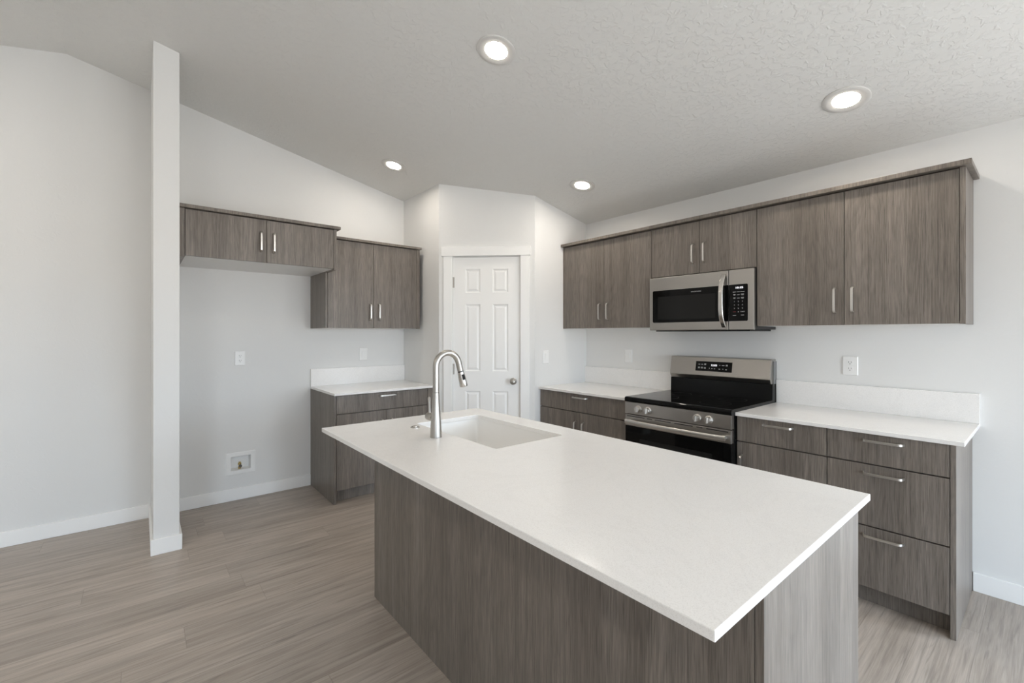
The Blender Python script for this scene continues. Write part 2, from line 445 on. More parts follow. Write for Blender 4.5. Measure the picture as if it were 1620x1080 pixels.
bm = bmesh.new(); lathe(bm, [(0, 0), (0.031, 0), (0.031, 0.004), (0.026, 0.010), (0.011, 0.013), (0.011, 0.030), (0.020, 0.036), (0.0268, 0.047), (0.0268, 0.056), (0.021, 0.066), (0.010, 0.071), (0, 0.0715)], 28, (0.682, 0.0115, 0.936), '-y')
obj('knob', bm, M_NICKEL, door, smooth='auto')
for z0 in (1.784, 0.994):
    bm = bmesh.new(); lathe(bm, [(0, 0), (0.0055, 0), (0.0055, 0.095), (0, 0.095)], 12, (0.1275, 0.006, z0)); box(bm, 0.1286, 0.142, 0.008, 0.0118, z0, z0 + 0.095)
    obj('hinge', bm, M_NICKEL, door, smooth='auto')
slab('strike_plate', (0.7445, 0.7462, 0.006, 0.03, 0.905, 0.965), M_NICKEL, door)
tr = structure(at_pantry(slab('trim_1', [(0.045, 0.1255, -0.016, 0, 0, 2.067), (0.747, 0.8265, -0.016, 0, 0, 2.067), (0.027, 0.8405, -0.022, 0, 2.067, 2.148)], M_TRIM, bev=0.002)))

# baseboards
BH, BT = 0.098, 0.013
def board(name, dims): structure(slab(name, dims, M_TRIM, bev=0.003))
board('baseboard_left', (XL, XL + BT, YN, WY0 - 0.0, 0, BH))
board('baseboard_bay', (XL, XL + BT, WY1, 1.186, 0, BH))
structure(slab('baseboard_wing', [(WX, WX + BT, WY0 - BT, WY1 + BT, 0, BH), (XL + BT, WX, WY0 - BT, WY0, 0, BH), (XL + BT, WX, WY1, WY1 + BT, 0, BH)], M_TRIM, bev=0.003))
board('baseboard_back', (-0.268, WIN_B[0][0] - 0.01, YB - BT, YB, 0, BH))
structure(at_pantry(slab('baseboard_pantry', [(0, 0.044, -BT, 0, 0, BH), (0.8275, PLEN_, -BT, 0, 0, BH)], M_TRIM, bev=0.003)))

# ------------------------------------------------------------------ recessed lights
def downlight(x, y, label):
    t = thing('recessed_ceiling_light', label, 'light', (x, y, zc(y)), 0, 'recessed lights in the sloped ceiling')
    t.rotation_euler = (-math.atan(SL) if y > YRIDGE else math.atan(SL), 0, 0)
    bm = bmesh.new(); lathe(bm, [(0.104, 0.0005), (0.104, -0.003), (0.100, -0.006), (0.082, -0.006), (0.0605, -0.0022), (0.0605, 0.0005)], 48)
    obj('trim_ring', bm, M_RINGW, t, smooth='auto')
    bm = bmesh.new(); lathe(bm, [(0, -0.002), (0.060, -0.002), (0.060, -0.0004), (0, -0.0004)], 48)
    obj('lens', bm, M_LENS, t)
downlight(-1.889, 1.459, 'round recessed ceiling light above the island, nearest the top edge of the photo')
downlight(-0.683, 2.820, 'round recessed ceiling light nearest the right end of the range wall cabinets')
downlight(-3.638, 1.690, 'round recessed ceiling light above the wall cabinets beside the fridge bay')
downlight(-2.463, 2.794, 'round recessed ceiling light just right of the pantry corner')

for x, y in ((-3.3, -1.3), (-1.5, -1.3), (0.5, -1.3), (-3.3, -3.0), (-1.0, -3.0), (1.4, 0.9)):  # unseen extra downlights, added to fill the kitchen with light
    downlight(x, y, 'added unseen fill downlight in the ceiling behind the camera')

# ------------------------------------------------------------------ cabinets (local: x along the wall, y into the wall, front faces at y=0)
def handle_bm(L, vertical, cx, cz):
    bm = bmesh.new(); n = 40; H = 0.030; path = []
    for i in range(n + 1):
        t = math.sin((-1 + 2 * i / n) * PI / 2)
        a = t * L / 2
        d = H * (1 - abs(t) ** 18) * (0.94 + 0.06 * (1 - t * t))
        path.append((a, d))
    pts = [((cx, -d, cz + a) if vertical else (cx + a, -d, cz)) for a, d in path]
    up = (1, 0, 0) if vertical else (0, 0, 1)
    sec = lambda i: [(-0.0032, -0.0058), (0.0032, -0.0058), (0.0032, 0.0058), (-0.0032, 0.0058)]
    sweep(bm, pts, sec, up)
    return bm
def front(kind, parent, x0, x1, z0, z1, handle=None):
    """a door or drawer front with its handle: handle = (vertical, cx, cz)"""
    g = 0.0016
    o = slab(kind, (x0 + g, x1 - g, 0.0, 0.019, z0 + g, z1 - g), M_WOOD, parent, bev=0.0012)
    if handle:
        v, cx, cz = handle
        obj('handle', handle_bm(0.142 if v else 0.155, v, cx, cz), M_PULL, o, bev=0.001)
    return o
def carcass(parent, W, z0, z1, depth, x0=0.0, toe=False, bottom=None):
    slab('carcass', (x0, W, 0.0215, depth, z0, z1), M_WOOD, parent)
HB = -PI / 2 * 0
# --- range wall, wall cabinets: front plane y = 3.081
FY, UD = 3.081, YB - 3.081 - 0.001
UZ0, UZ1 = 1.411, 2.176
def upper(x0, x1, z0, split, label, lo=None, hi=None, hz=None):
    t = thing('wall_cabinet', label, 'cabinet', (x0, FY, z0), 0)
    W = x1 - x0; H = UZ1 - z0; a = (lo or x0) - x0; b = (hi or x1) - x0; s = split - x0
    slab('carcass', (0.001, W - 0.001, 0.021, UD, 0.014, H), M_WOOD, t)
    slab('bottom_panel', (0.001, W - 0.001, 0.021, UD, 0.001, 0.0135), M_MELA, t)
    if a > 0.005: slab('filler_strip', (0.001, a - 0.001, 0.0, 0.0205, 0.001, H), M_WOOD, t)
    if b < W - 0.005: slab('end_panel', (b + 0.001, W, 0.0, UD, 0.0, H), M_WOOD, t, bev=0.001)
    zz = hz - z0
    front('door', t, a, s, 0, H - 0.004, (True, s - 0.043, zz)); front('door', t, s, b, 0, H - 0.004, (True, s + 0.041, zz))
    return t
XA = PB.x + 0.001
upper(XA, -2.001, UZ0, -2.466, 'two door grey brown wood wall cabinet left of the microwave', lo=-2.93, hz=1.555)
upper(-1.999, -1.2245, 1.796, -1.612, 'short two door wood wall cabinet directly above the microwave', hz=1.940)
t = upper(-1.2235, -0.266, UZ0, -0.754, 'large two door wood wall cabinet right of the microwave', hi=-0.288, hz=1.554)
# fix end panel: carcass of this one ends at the panel
cr = slab('crown_moulding', [(XA, -0.243, 3.049, YB - 0.001, 2.1775, 2.201)], M_WOOD, bev=0.0015)
cr['label'] = 'long flat wood crown strip capping the wall cabinets over the range'; cr['category'] = 'moulding'

# --- range wall, base cabinets: front plane y = 2.783
BY, BD, BZ1 = 2.783, YB - 2.783 - 0.001, 0.868
def base(loc, rotz, W, label, fronts, lend=0.0, rend=0.0, depth=BD, filler=None):
    t = thing('base_cabinet', label, 'cabinet', loc, rotz)
    slab('carcass', (lend + 0.001, W - rend - 0.001, 0.0215, depth, 0.105, BZ1), M_WOOD, t)
    slab('toe_kick', (lend + 0.001, W - rend - 0.001, 0.075, 0.09, 0, 0.1045), M_WOOD, t)
    if lend: slab('end_panel', (0, lend, 0, depth, 0, BZ1), M_WOOD, t, bev=0.001)
    if rend: slab('end_panel', (W - rend, W, 0, depth, 0, BZ1), M_WOOD, t, bev=0.001)
    if filler: slab('filler_strip', (filler[0], filler[1], 0.0, 0.021, 0.105, BZ1), M_WOOD, t)
    for f in fronts: front(f[0], t, *f[1:])
    return t
W0 = -2.001 - XA
base((XA, BY, 0), 0, W0, 'wood base cabinet with wide drawer and two doors left of the range', [
    ('drawer', 0.004, W0, 0.717, 0.866, (False, -2.472 - XA, 0.838)),
    ('door', 0.004, -2.478 - XA, 0.105, 0.714, (True, -2.478 - XA - 0.043, 0.566)),
    ('door', -2.478 - XA, W0, 0.105, 0.714, (True, -2.478 - XA + 0.043, 0.566))])
base((-1.2195, BY, 0), 0, 0.4625, 'wood base cabinet with one drawer above one door, right of the range', [
    ('drawer', 0.0, 0.4625, 0.717, 0.866, (False, 0.2265, 0.836)),
    ('door', 0.0, 0.4625, 0.105, 0.714, (True, 0.0315, 0.566))])
base((-0.7565, BY, 0), 0, 0.4865, 'three drawer wood base cabinet at the right end of the range wall', [
    ('drawer', 0.0, 0.466, 0.717, 0.866, (False, 0.2325, 0.834)),
    ('drawer', 0.0, 0.466, 0.409, 0.714, (False, 0.2325, 0.672)),
    ('drawer', 0.0, 0.466, 0.102, 0.406, (False, 0.2325, 0.364))], rend=0.0195)

def worktop(name, label, dims, splash):
    t = thing(name, label, 'countertop', (dims[0], dims[2], BZ1 + 0.001))
    o = t.location
    slab('top', (0, dims[1] - dims[0], 0, dims[3] - dims[2], 0, CTZ - BZ1 - 0.001), M_QUARTZ, t, bev=0.002)
    s = splash
    slab('backsplash', (s[0] - o.x, s[1] - o.x, s[2] - o.y, s[3] - o.y, CTZ - o.z, 1.045 - o.z), M_QUARTZ, t, bev=0.0015)
    return t
worktop('countertop', 'white quartz countertop with low backsplash left of the range', (XA, -2.0, 2.760, YB - 0.001), (XA, -2.0, YB - 0.021, YB - 0.001))
worktop('countertop', 'white quartz countertop with low backsplash right of the range, with an open end', (-1.2195, -0.241, 2.760, YB - 0.001), (-1.2195, -0.241, YB - 0.021, YB - 0.001))

# --- fridge wall (local x -> +Y, local y -> -X)
R90 = PI / 2
BX = -3.649
t = base((BX, 1.187, 0), R90, PA.y - 1.188, 'wood base cabinet with one drawer and two doors beside the fridge bay', [
    ('drawer', 0.0205, 0.838, 0.717, 0.866, (False, 0.451, 0.838)),
    ('door', 0.0205, 0.444, 0.105, 0.714, (True, 0.401, 0.566)),
    ('door', 0.444, 0.838, 0.105, 0.714, (True, 0.487, 0.566))], lend=0.0195, depth=BX - XL - 0.001, filler=(0.840, PA.y - 1.189))
worktop('countertop', 'small white quartz countertop with backsplash beside the fridge bay', (XL + 0.001, -3.626, 1.185, PA.y - 0.001), (XL + 0.001, XL + 0.021, 1.185, PA.y - 0.001))

FXU = -3.856
t = thing('wall_cabinet', 'two door wood wall cabinet beside the pantry, above the small countertop', 'cabinet', (FXU, 1.187, UZ0), R90)
W = 2.056 - 1.187; H = 2.162 - UZ0; dep = FXU - XL - 0.001
slab('carcass', (0.0165, W - 0.001, 0.021, dep, 0.014, H), M_WOOD, t)
slab('bottom_panel', (0.0165, W - 0.001, 0.021, dep, 0.001, 0.0135), M_MELA, t)
slab('end_panel', (0, 0.016, 0.0, dep, 0, H), M_WOOD, t, bev=0.001)
slab('filler_strip', (2.024 - 1.187 + 0.001, W, 0.0, 0.0205, 0, H), M_WOOD, t)
front('door', t, 0.017, 0.415, 0, H - 0.003, (True, 0.381, 1.555 - UZ0)); front('door', t, 0.415, 2.024 - 1.187, 0, H - 0.003, (True, 0.461, 1.558 - UZ0))
slab('crown_strip', (0.024, W + 0.012, -0.018, dep, H + 0.001, H + 0.022), M_WOOD, t, bev=0.0015)

FXF = -3.646
t = thing('fridge_cabinet', 'short deep two door wood cabinet high over the empty fridge bay', 'cabinet', (FXF, 0.196, 1.872), R90)
W = 1.209 - 0.196; H = 2.192 - 1.872; dep = FXF - XL - 0.001
slab('carcass', (0.034, W - 0.023, 0.021, dep, 0.022, H), M_WOOD, t)
slab('bottom_panel', (0.034, W - 0.023, 0.021, dep, 0.008, 0.0215), M_MELA, t)
slab('filler_strip', (0.0, 0.032, 0.0, dep, 0.0, H), M_WOOD, t, bev=0.001)
slab('end_panel', (W - 0.0215, W, 0.0, dep, 0, H), M_WOOD, t, bev=0.001)
front('door', t, 0.033, 0.514, 0.006, H - 0.004, (True, 0.476, 0.153)); front('door', t, 0.514, W - 0.0225, 0.006, H - 0.004, (True, 0.560, 0.153))
slab('crown_strip', (0.0, W + 0.026, -0.02, dep, H + 0.001, H + 0.024), M_WOOD, t, bev=0.0015)

# ------------------------------------------------------------------ island
IX0, IX1, IY0, IY1 = -2.343, -0.3415, 0.703, 1.658
SX0, SX1, SY0, SY1 = -2.145, -1.459, 1.125, 1.520
t = thing('island_cabinet', 'wood panelled kitchen island base under the large white countertop', 'cabinet', (-1.3, 1.26, 0))
ox, oy = -1.3, 1.26
slab('long_panel', (-2.244 - ox, -0.3765 - ox, 0.936 - oy, 0.955 - oy, 0, BZ1), M_WOOD, t, bev=0.001)
slab('end_panel', (-0.3755 - ox, -0.358 - ox, 0.936 - oy, 1.60 - oy, 0, BZ1), M_WOOD, t, bev=0.001)
slab('end_panel', (-2.244 - ox, -2.226 - ox, 0.956 - oy, 1.60 - oy, 0, BZ1), M_WOOD, t, bev=0.001)
slab('toe_kick', (-2.225 - ox, -0.376 - ox, 1.52 - oy, 1.535 - oy, 0, 0.104), M_WOOD, t)
for a, b in ((-2.225, -2.20), (-1.40, -1.37), (-0.40, -0.376)): slab('partition', (a - ox, b - ox, 0.956 - oy, 1.578 - oy, 0.105, BZ1), M_WOOD, t)
for a, b in ((-2.225, -1.80), (-1.80, -1.385), (-1.385, -0.88), (-0.88, -0.376)):
    o = slab('door', (a + 0.0016 - ox, b - 0.0016 - ox, 1.580 - oy, 1.599 - oy, 0.107, 0.864), M_WOOD, t, bev=0.001)

def rounded_rect(x0, x1, y0, y1, r, n=6):
    pts = []
    for cx, cy, a0 in ((x1 - r, y1 - r, 0), (x0 + r, y1 - r, 90), (x0 + r, y0 + r, 180), (x1 - r, y0 + r, 270)):
        for k in range(n + 1):
            a = math.radians(a0 + 90 * k / n); pts.append((cx + r * math.cos(a), cy + r * math.sin(a)))
    return pts
def island_top():
    bm = bmesh.new(); zt, zb = CTZ, BZ1 + 0.001
    inner = rounded_rect(SX0, SX1, SY0, SY1, 0.012)
    n = len(inner); q = n // 4
    outer = [(IX1, IY1), (IX0, IY1), (IX0, IY0), (IX1, IY0)]
    def ring(z):
        return [bm.verts.new((*p, z)) for p in inner], [bm.verts.new((*p, z)) for p in outer]
    it, ot = ring(zt); ib, ob = ring(zb)
    for inn, out in ((it, ot), (ib, ob)):
        for c in range(4):
            arc = inn[c * q:(c + 1) * q]
            for k in range(q - 1): bm.faces.new((out[c], arc[k], arc[k + 1]))
            bm.faces.new((out[c], arc[-1], inn[((c + 1) * q) % n], out[(c + 1) % 4]))
    for k in range(n): bm.faces.new((it[k], it[(k + 1) % n], ib[(k + 1) % n], ib[k]))
    for c in range(4): bm.faces.new((ot[c], ob[c], ob[(c + 1) % 4], ot[(c + 1) % 4]))
    return bm
o = obj('island_countertop', island_top(), M_QUARTZ, bev=0.002)
o['label'] = 'large white quartz island countertop with a sink cutout'; o['category'] = 'countertop'

def sink():
    t = thing('kitchen_sink', 'white rectangular undermount sink in the island countertop', 'sink', ((SX0 + SX1) / 2, (SY0 + SY1) / 2, 0.66))
    bm = bmesh.new(); a, b = (SX1 - SX0) / 2, (SY1 - SY0) / 2; zt = BZ1 - 0.66 
    levels = [(a + 0.03, b + 0.03, zt - 0.012, 0.02), (a + 0.03, b + 0.03, zt, 0.02), (a + 0.004, b + 0.004, zt, 0.016), (a + 0.002, b + 0.002, zt - 0.006, 0.016), (a - 0.006, b - 0.006, 0.045, 0.02), (a - 0.012, b - 0.012, 0.022, 0.024), (a - 0.035, b - 0.035, 0.010, 0.03)]
    rings = [[bm.verts.new((*p, z)) for p in rounded_rect(-A, A, -B, B, r)] for A, B, z, r in levels]
    n = len(rings[0])
    for A, B in zip(rings, rings[1:]):
        for k in range(n): bm.faces.new((A[k], A[(k + 1) % n], B[(k + 1) % n], B[k]))
    bm.faces.new(rings[-1])
    o = obj('basin', bm, M_SINK, t, smooth='auto')
    so = o.modifiers.new('wall', 'SOLIDIFY'); so.thickness = 0.008; so.offset = -1
    bm = bmesh.new(); lathe(bm, [(0, 0.0115), (0.02, 0.0115), (0.026, 0.0125), (0.030, 0.0145), (0.044, 0.0145), (0.046, 0.0112)], 32)
    obj('drain', bm, M_CHROME, t, smooth='auto')
sink()

# faucet (local +y is the way the spout points)
t = thing('kitchen_faucet', 'tall brushed steel gooseneck pull down faucet on the island', 'faucet', (-1.803, 1.044, CTZ))
bm = bmesh.new(); prof = [(0, 0.0003), (0.0272, 0.0003), (0.0272, 0.003)]
for k in range(13):
    u = k / 12; prof.append((0.0262 - 0.0108 * (u * u * (3 - 2 * u)) ** 0.9, 0.004 + u * 0.200))
prof.append((0, 0.204)); lathe(bm, prof, 36); obj('body', bm, M_NICKEL, t, smooth='auto')
path = [(0, 0, 0.2055), (0, 0, 0.24), (0, 0, 0.28), (0, 0, 0.318)]
R_, cy_, cz_ = 0.062, 0.062, 0.322
for k in range(0, 34):
    a = math.radians(180 - k * 5.0); path.append((0, cy_ + R_ * math.cos(a), cz_ + R_ * math.sin(a)))
e = Vector(path[-1]); dv = Vector((0, math.sin(math.radians(15)), -math.cos(math.radians(15))))
tip = e + dv * 0.043
path += [tuple(e + dv * 0.02), tuple(tip)]
bm = bmesh.new(); sweep(bm, path, circ(0.0146, 28), (1, 0, 0)); obj('gooseneck', bm, M_NICKEL, t, smooth='auto')
bm = bmesh.new(); sweep(bm, [tip, tip + dv * 0.004], circ(0.0137, 24), (1, 0, 0)); obj('seal_ring', bm, M_BLACK, t, smooth='auto')
h0 = tip + dv * 0.0042
hp = [(0, 0.0150), (0.01, 0.0158), (0.03, 0.0172), (0.055, 0.0186), (0.069, 0.0190), (0.073, 0.0178)]
bm = bmesh.new(); sweep(bm, [h0 + dv * a for a, r in hp], lambda i: circ(hp[i][1], 28), (1, 0, 0)); hd = obj('spray_head', bm, M_CHROME, t, smooth='auto')
# spray button on the +x side of the head
side = Vector((0.97, -0.08, 0)).normalized(); side = (side - dv * side.dot(dv)).normalized()
up_ = dv; wd = side.cross(up_)
def plate(c, a, b, th):
    bm = bmesh.new(); vs = []
    for s in (0, th):
        vs.append([bm.verts.new(c + wd * x + up_ * y + side * s) for x, y in rounded_rect(-a, a, -b, b, 0.004, 4)])
    n = len(vs[0]); bm.faces.new(vs[0]); bm.faces.new(vs[1][::-1])
    for k in range(n): bm.faces.new((vs[0][k], vs[0][(k + 1) % n], vs[1][(k + 1) % n], vs[1][k]))
    return bm
obj('spray_button', plate(h0 + dv * 0.026 + side * 0.0155, 0.006, 0.014, 0.0038), M_BLACK, hd)
bm = bmesh.new(); lathe(bm, [(0, 0), (0.0150, 0), (0.0165, 0.012), (0.0180, 0.020), (0.0180, 0.048), (0.0165, 0.051), (0, 0.051)], 28, (-0.022, 0, 0.086), '-x')
lv = obj('valve_stem', bm, M_NICKEL, t, smooth='auto')
bm = bmesh.new(); sweep(bm, [(-0.058, 0, 0.100), (-0.059, 0, 0.12), (-0.061, 0, 0.15), (-0.062, 0, 0.174), (-0.062, 0, 0.177)], lambda i: circ([0.0062, 0.0060, 0.0062, 0.0066, 0.0045][i], 16), (0, 1, 0))
obj('lever', bm, M_NICKEL, t, smooth='auto')
t = thing('sink_air_switch', 'round chrome push button in the island countertop left of the faucet', 'button', (-2.052, 1.069, CTZ))
bm = bmesh.new(); lathe(bm, [(0, 0.0003), (0.0235, 0.0003), (0.0235, 0.003), (0.021, 0.0055), (0.0155, 0.006), (0.0150, 0.004), (0, 0.004)], 32); obj('flange', bm, M_CHROME, t, smooth='auto')
bm = bmesh.new(); lathe(bm, [(0, 0.0042), (0.0142, 0.0042), (0.0142, 0.008), (0.012, 0.0092), (0, 0.0096)], 28); obj('push_cap', bm, M_CHROME, t, smooth='auto')

# ------------------------------------------------------------------ range (local origin: floor, left front; y into the wall)
RX, RY = -1.987, 2.718
t = thing('kitchen_range', 'stainless steel electric range with black glass cooktop', 'range', (RX, RY, 0)); RNG = t
RW = 0.766; RDEP = YB - RY - 0.004
slab('body', (0.004, RW - 0.004, 0.035, RDEP, 0.06, 0.870), M_BLACK, t)
slab('toe_panel', (0.02, RW - 0.02, 0.06, 0.08, 0.0, 0.0595), M_BLACK, t)
# cooktop with rounded front lip
bm = bmesh.new()
prism(bm, [(0.0, 0.874), (-0.004, 0.884), (-0.003, 0.897), (0.004, 0.905), (0.016, 0.9075), (RDEP - 0.06, 0.9075), (RDEP - 0.06, 0.872), (0.03, 0.872)], 'x', 0.0, RW)
ck = obj('cooktop', bm, M_BLACKGLASS, t, bev=0.0015)
bm = bmesh.new()
for cx, cy, r in ((0.19, 0.19, 0.11), (0.575, 0.19, 0.095), (0.19, 0.44, 0.075), (0.575, 0.44, 0.09), (0.383, 0.46, 0.045)):
    lathe(bm, [(r, 0.90755), (r, 0.9077), (r - 0.0015, 0.9077), (r - 0.0015, 0.90755)], 48, (cx, cy, 0))
obj('burner_rings', bm, M_RING, ck)
# sloped control fascia
bm = bmesh.new(); prism(bm, [(0.002, 0.8715), (0.0, 0.787), (0.034, 0.787), (0.034, 0.8715)], 'x', 0.002, RW - 0.002); cp = obj('control_fascia', bm, M_STEEL, t, bev=0.002)
for kx in (0.116, 0.194, 0.552, 0.627):
    bm = bmesh.new(); lathe(bm, [(0, 0), (0.0255, 0), (0.0255, 0.006), (0.0215, 0.009), (0.0205, 0.024), (0.0185, 0.028), (0, 0.0285)], 32, (kx, 0.001, 0.829), '-y')
    kn = obj('knob', bm, M_STEEL_L, cp, smooth='auto')
    slab('grip', (kx - 0.0055, kx + 0.0055, -0.040, -0.0265, 0.809, 0.849), M_STEEL_L, cp, bev=0.003)
# oven door
bm = bmesh.new(); box(bm, 0.003, RW - 0.003, 0.002, 0.034, 0.702, 0.782)
od = obj('oven_door', bm, M_STEEL, t, bev=0.003)
bm = bmesh.new()
for a, b in ((0.02, 0.165), (0.185, 0.225), (0.245, 0.365), (0.392, 0.52), (0.545, 0.585), (0.61, 0.745)): box(bm, a, b, 0.0012, 0.0024, 0.768, 0.7735)
obj('vent_slots', bm, M_DARK, od)
slab('oven_glass', (0.003, RW - 0.003, 0.003, 0.033, 0.225, 0.7015), M_BLACKGLASS, od, bev=0.002)
slab('inner_window', (0.12, RW - 0.12, 0.0022, 0.0032, 0.32, 0.62), M_WINDOWGLASS, od)
path = []
for i in range(31):
    u = -1 + 2 * i / 30; path.append((RW / 2 + u * 0.358, -0.030 - 0.022 * (1 - u * u), 0.736))
bm = bmesh.new(); sweep(bm, path, [(0.006 * math.cos(2 * PI * k / 20), 0.0155 * math.sin(2 * PI * k / 20)) for k in range(20)], (0, 0, 1))
hd = obj('oven_handle', bm, M_STEEL_L, od, smooth='auto')
for kx in (0.045, RW - 0.045): slab('handle_post', (kx - 0.011, kx + 0.011, -0.034, 0.0018, 0.727, 0.746), M_STEEL_L, od, bev=0.002)
slab('storage_drawer', (0.003, RW - 0.003, 0.002, 0.034, 0.062, 0.218), M_STEEL, t, bev=0.003)
# backguard
yb = YB - 0.004 - RY
bm = bmesh.new(); prism(bm, [(0.622, 0.876), (0.615, 0.905), (0.618, 1.0145), (yb, 1.0145), (yb, 0.876)], 'x', 0.001, RW - 0.001)
obj('backguard_base', bm, M_BLACK, t, bev=0.002)
fz0, fz1, fy0, fy1 = 1.046, 1.184, 0.590, 0.614
bm = bmesh.new(); prism(bm, [(fy0 + 0.020, 1.015), (fy0, fz0), (fy1, fz1), (yb, fz1 + 0.002), (yb, 1.015)], 'x', 0.008, RW - 0.006)
bgd = obj('backguard', bm, M_STEEL, t, bev=0.003)
slab('side_cap', (RW - 0.0055, RW - 0.001, 0.640, yb, 1.0155, 1.172), M_GREYSIDE, t)
slab('side_cap', (0.001, 0.0075, 0.640, yb, 1.0155, 1.172), M_GREYSIDE, t)
fd = Vector((0, fy1 - fy0, fz1 - fz0)).normalized(); fn = Vector((0, -fd.z, fd.y))
def face_pt(x, z, off): 
    u = (z - fz0) / (fz1 - fz0); return Vector((x, fy0 + (fy1 - fy0) * u, z)) + fn * off
def face_plate(x0, x1, z0, z1, off, th):
    bm = bmesh.new(); A = [bm.verts.new(face_pt(x, z, off)) for x, z in ((x0, z0), (x1, z0), (x1, z1), (x0, z1))]
    B = [bm.verts.new(face_pt(x, z, off + th)) for x, z in ((x0, z0), (x1, z0), (x1, z1), (x0, z1))]
    bm.faces.new(A); bm.faces.new(B)
    for k in range(4): bm.faces.new((A[k], A[(k + 1) % 4], B[(k + 1) % 4], B[k]))
    return bm
dx0, dx1, dz0, dz1 = 0.222, 0.499, 1.079, 1.152
dsp = obj('display', face_plate(dx0, dx1, dz0, dz1, 0.0002, 0.0012), M_BLACKGLASS, bgd)
def ftext(s, size, w, u, v): return text_bm(s, size, w, face_pt(dx0 + (dx1 - dx0) * u, dz0 + (dz1 - dz0) * v, 0.0015), (1, 0, 0), fd)
obj('clock_digits', ftext('12:03', 0.019, 0.043, 0.515, 0.63), M_DIGIT, dsp)
bm = bmesh.new()
for u, v, w in ((0.10, .68, .045), (.185, .68, .045), (.27, .66, .05), (.675, .66, .03), (.765, .66, .07), (.86, .64, .05), (.10, .30, .05), (.185, .30, .05), (.27, .28, .05), (.395, .32, .02), (.465, .30, .025), (.54, .28, .035), (.67, .28, .04), (.765, .30, .025), (.85, .26, .04)):
    for dv_ in (0.0, 0.085) if w >= .045 and v < .5 or u in (.27, .86) else (0.0,):
        merge_bm(bm, face_plate(dx0 + (dx1 - dx0) * (u - w / 2), dx0 + (dx1 - dx0) * (u + w / 2), dz0 + (dz1 - dz0) * (v - .03 + dv_), dz0 + (dz1 - dz0) * (v + .025 + dv_), 0.0016, 0.0003))
obj('touch_legends', bm, M_LEGEND, dsp)

# ------------------------------------------------------------------ microwave
MX, MY, MZ = -1.995, 3.045, 1.388
t = thing('microwave_oven', 'stainless steel over the range microwave with black glass door', 'microwave', (MX, MY, MZ))
MW, MH = 0.7695, 0.403; md = YB - MY - 0.002
slab('body', (0.003, MW - 0.003, 0.024, md, 0.004, MH), M_DARKSIDE, t, bev=0.002)
sp = -1.388 - MX
slab('control_frame', (sp + 0.0012, MW, 0.0, 0.0235, 0.0, MH - 0.002), M_STEEL, t, bev=0.004)
dr = slab('door', (0.0, sp - 0.0012, 0.0, 0.0235, 0.0, MH - 0.002), M_STEEL, t, bev=0.005)
gz0, gz1 = 1.447 - MZ, 1.690 - MZ
def rounded_plate(x0, x1, z0, z1, r, y0, y1, corners):
    """rounded panel; corners = which of (tr, tl, bl, br) are round"""
    pts = []
    for (cx, cz, sx, sz, a0), c in zip(((x1, z1, -1, -1, 0), (x0, z1, 1, -1, 90), (x0, z0, 1, 1, 180), (x1, z0, -1, 1, 270)), corners):
        if not c: pts.append((cx, cz)); continue
        for k in range(6):
            a = math.radians(a0 + 18 * k); pts.append((cx + sx * r + r * math.cos(a), cz + sz * r + r * math.sin(a)))
    bm = bmesh.new(); prism(bm, pts, 'y', y0, y1); return bm
obj('door_glass', rounded_plate(0.029, sp - 0.002, gz0, gz1, 0.010, -0.0016, 0.0, (0, 1, 1, 0)), M_BLACKGLASS, dr)
slab('viewing_window', (0.072, 0.517, -0.0022, -0.0016, 1.470 - MZ, 1.643 - MZ), M_WINDOWGLASS, dr)
obj('brand_lettering', text_bm('FRIGIDAIRE', 0.0105, 0.074, (-1.617 - MX, -0.0017, 1.6635 - MZ), (1, 0, 0), (0, 0, 1)), M_LEGEND, dr)
path = []
for i in range(27):
    u = -1 + 2 * i / 26
    path.append((sp - 0.030, -0.052 * (1 - abs(u) ** 3.2) - 0.001, 0.198 + u * 0.178))
bm = bmesh.new(); sweep(bm, path, [(-0.006, -0.0145), (0.002, -0.0155), (0.006, -0.012), (0.006, 0.012), (0.002, 0.0155), (-0.006, 0.0145)], (1, 0, 0))
obj('handle', bm, M_CHROME, dr, bev=0.0015, smooth='auto')
cp = obj('control_panel', rounded_plate(sp + 0.002, -1.264 - MX, gz0, gz1, 0.008, -0.0016, 0.0, (1, 0, 0, 1)), M_BLACKGLASS, t)
kc = [-1.349 - MX, -1.323 - MX, -1.297 - MX]
obj('clock_digits', text_bm('10:35', 0.017, 0.047, (-1.318 - MX, -0.0018, 1.667 - MZ), (1, 0, 0), (0, 0, 1)), M_DIGIT, cp)
bm = bmesh.new()
for r, row in enumerate(('123', '456', '789')):
    for c, ch in enumerate(row): merge_bm(bm, text_bm(ch, 0.011, None, (kc[c], -0.0018, 1.5765 - MZ - r * 0.0232), (1, 0, 0), (0, 0, 1)))
merge_bm(bm, text_bm('0', 0.011, None, (kc[1], -0.0018, 1.5075 - MZ), (1, 0, 0), (0, 0, 1)))
merge_bm(bm, text_bm('START', 0.008, 0.027, (kc[2] + 0.001, -0.0018, 1.508 - MZ), (1, 0, 0), (0, 0, 1)))
def bar(cx, cz, w, h=0.0022): box(bm, cx - w / 2, cx + w / 2, -0.0019, -0.0017, cz - h / 2, cz + h / 2)
for c, w in zip(kc, (0.021, 0.018, 0.026)): bar(c, 1.640 - MZ, w, 0.0026)
for k, z in enumerate((1.621, 1.599)):
    for c, w in zip(kc, (0.014, 0.017, 0.019)):
        if c == kc[1]: bar(c, z - MZ, w)
        else: bar(c, z - MZ + 0.003, w); bar(c, z - MZ - 0.0022, w * 0.8)
bar(kc[0], 1.485 - MZ, 0.021, 0.0026); bar(kc[2], 1.486 - MZ, 0.019, 0.0026)
obj('keypad_legends', bm, M_LEGEND, cp)
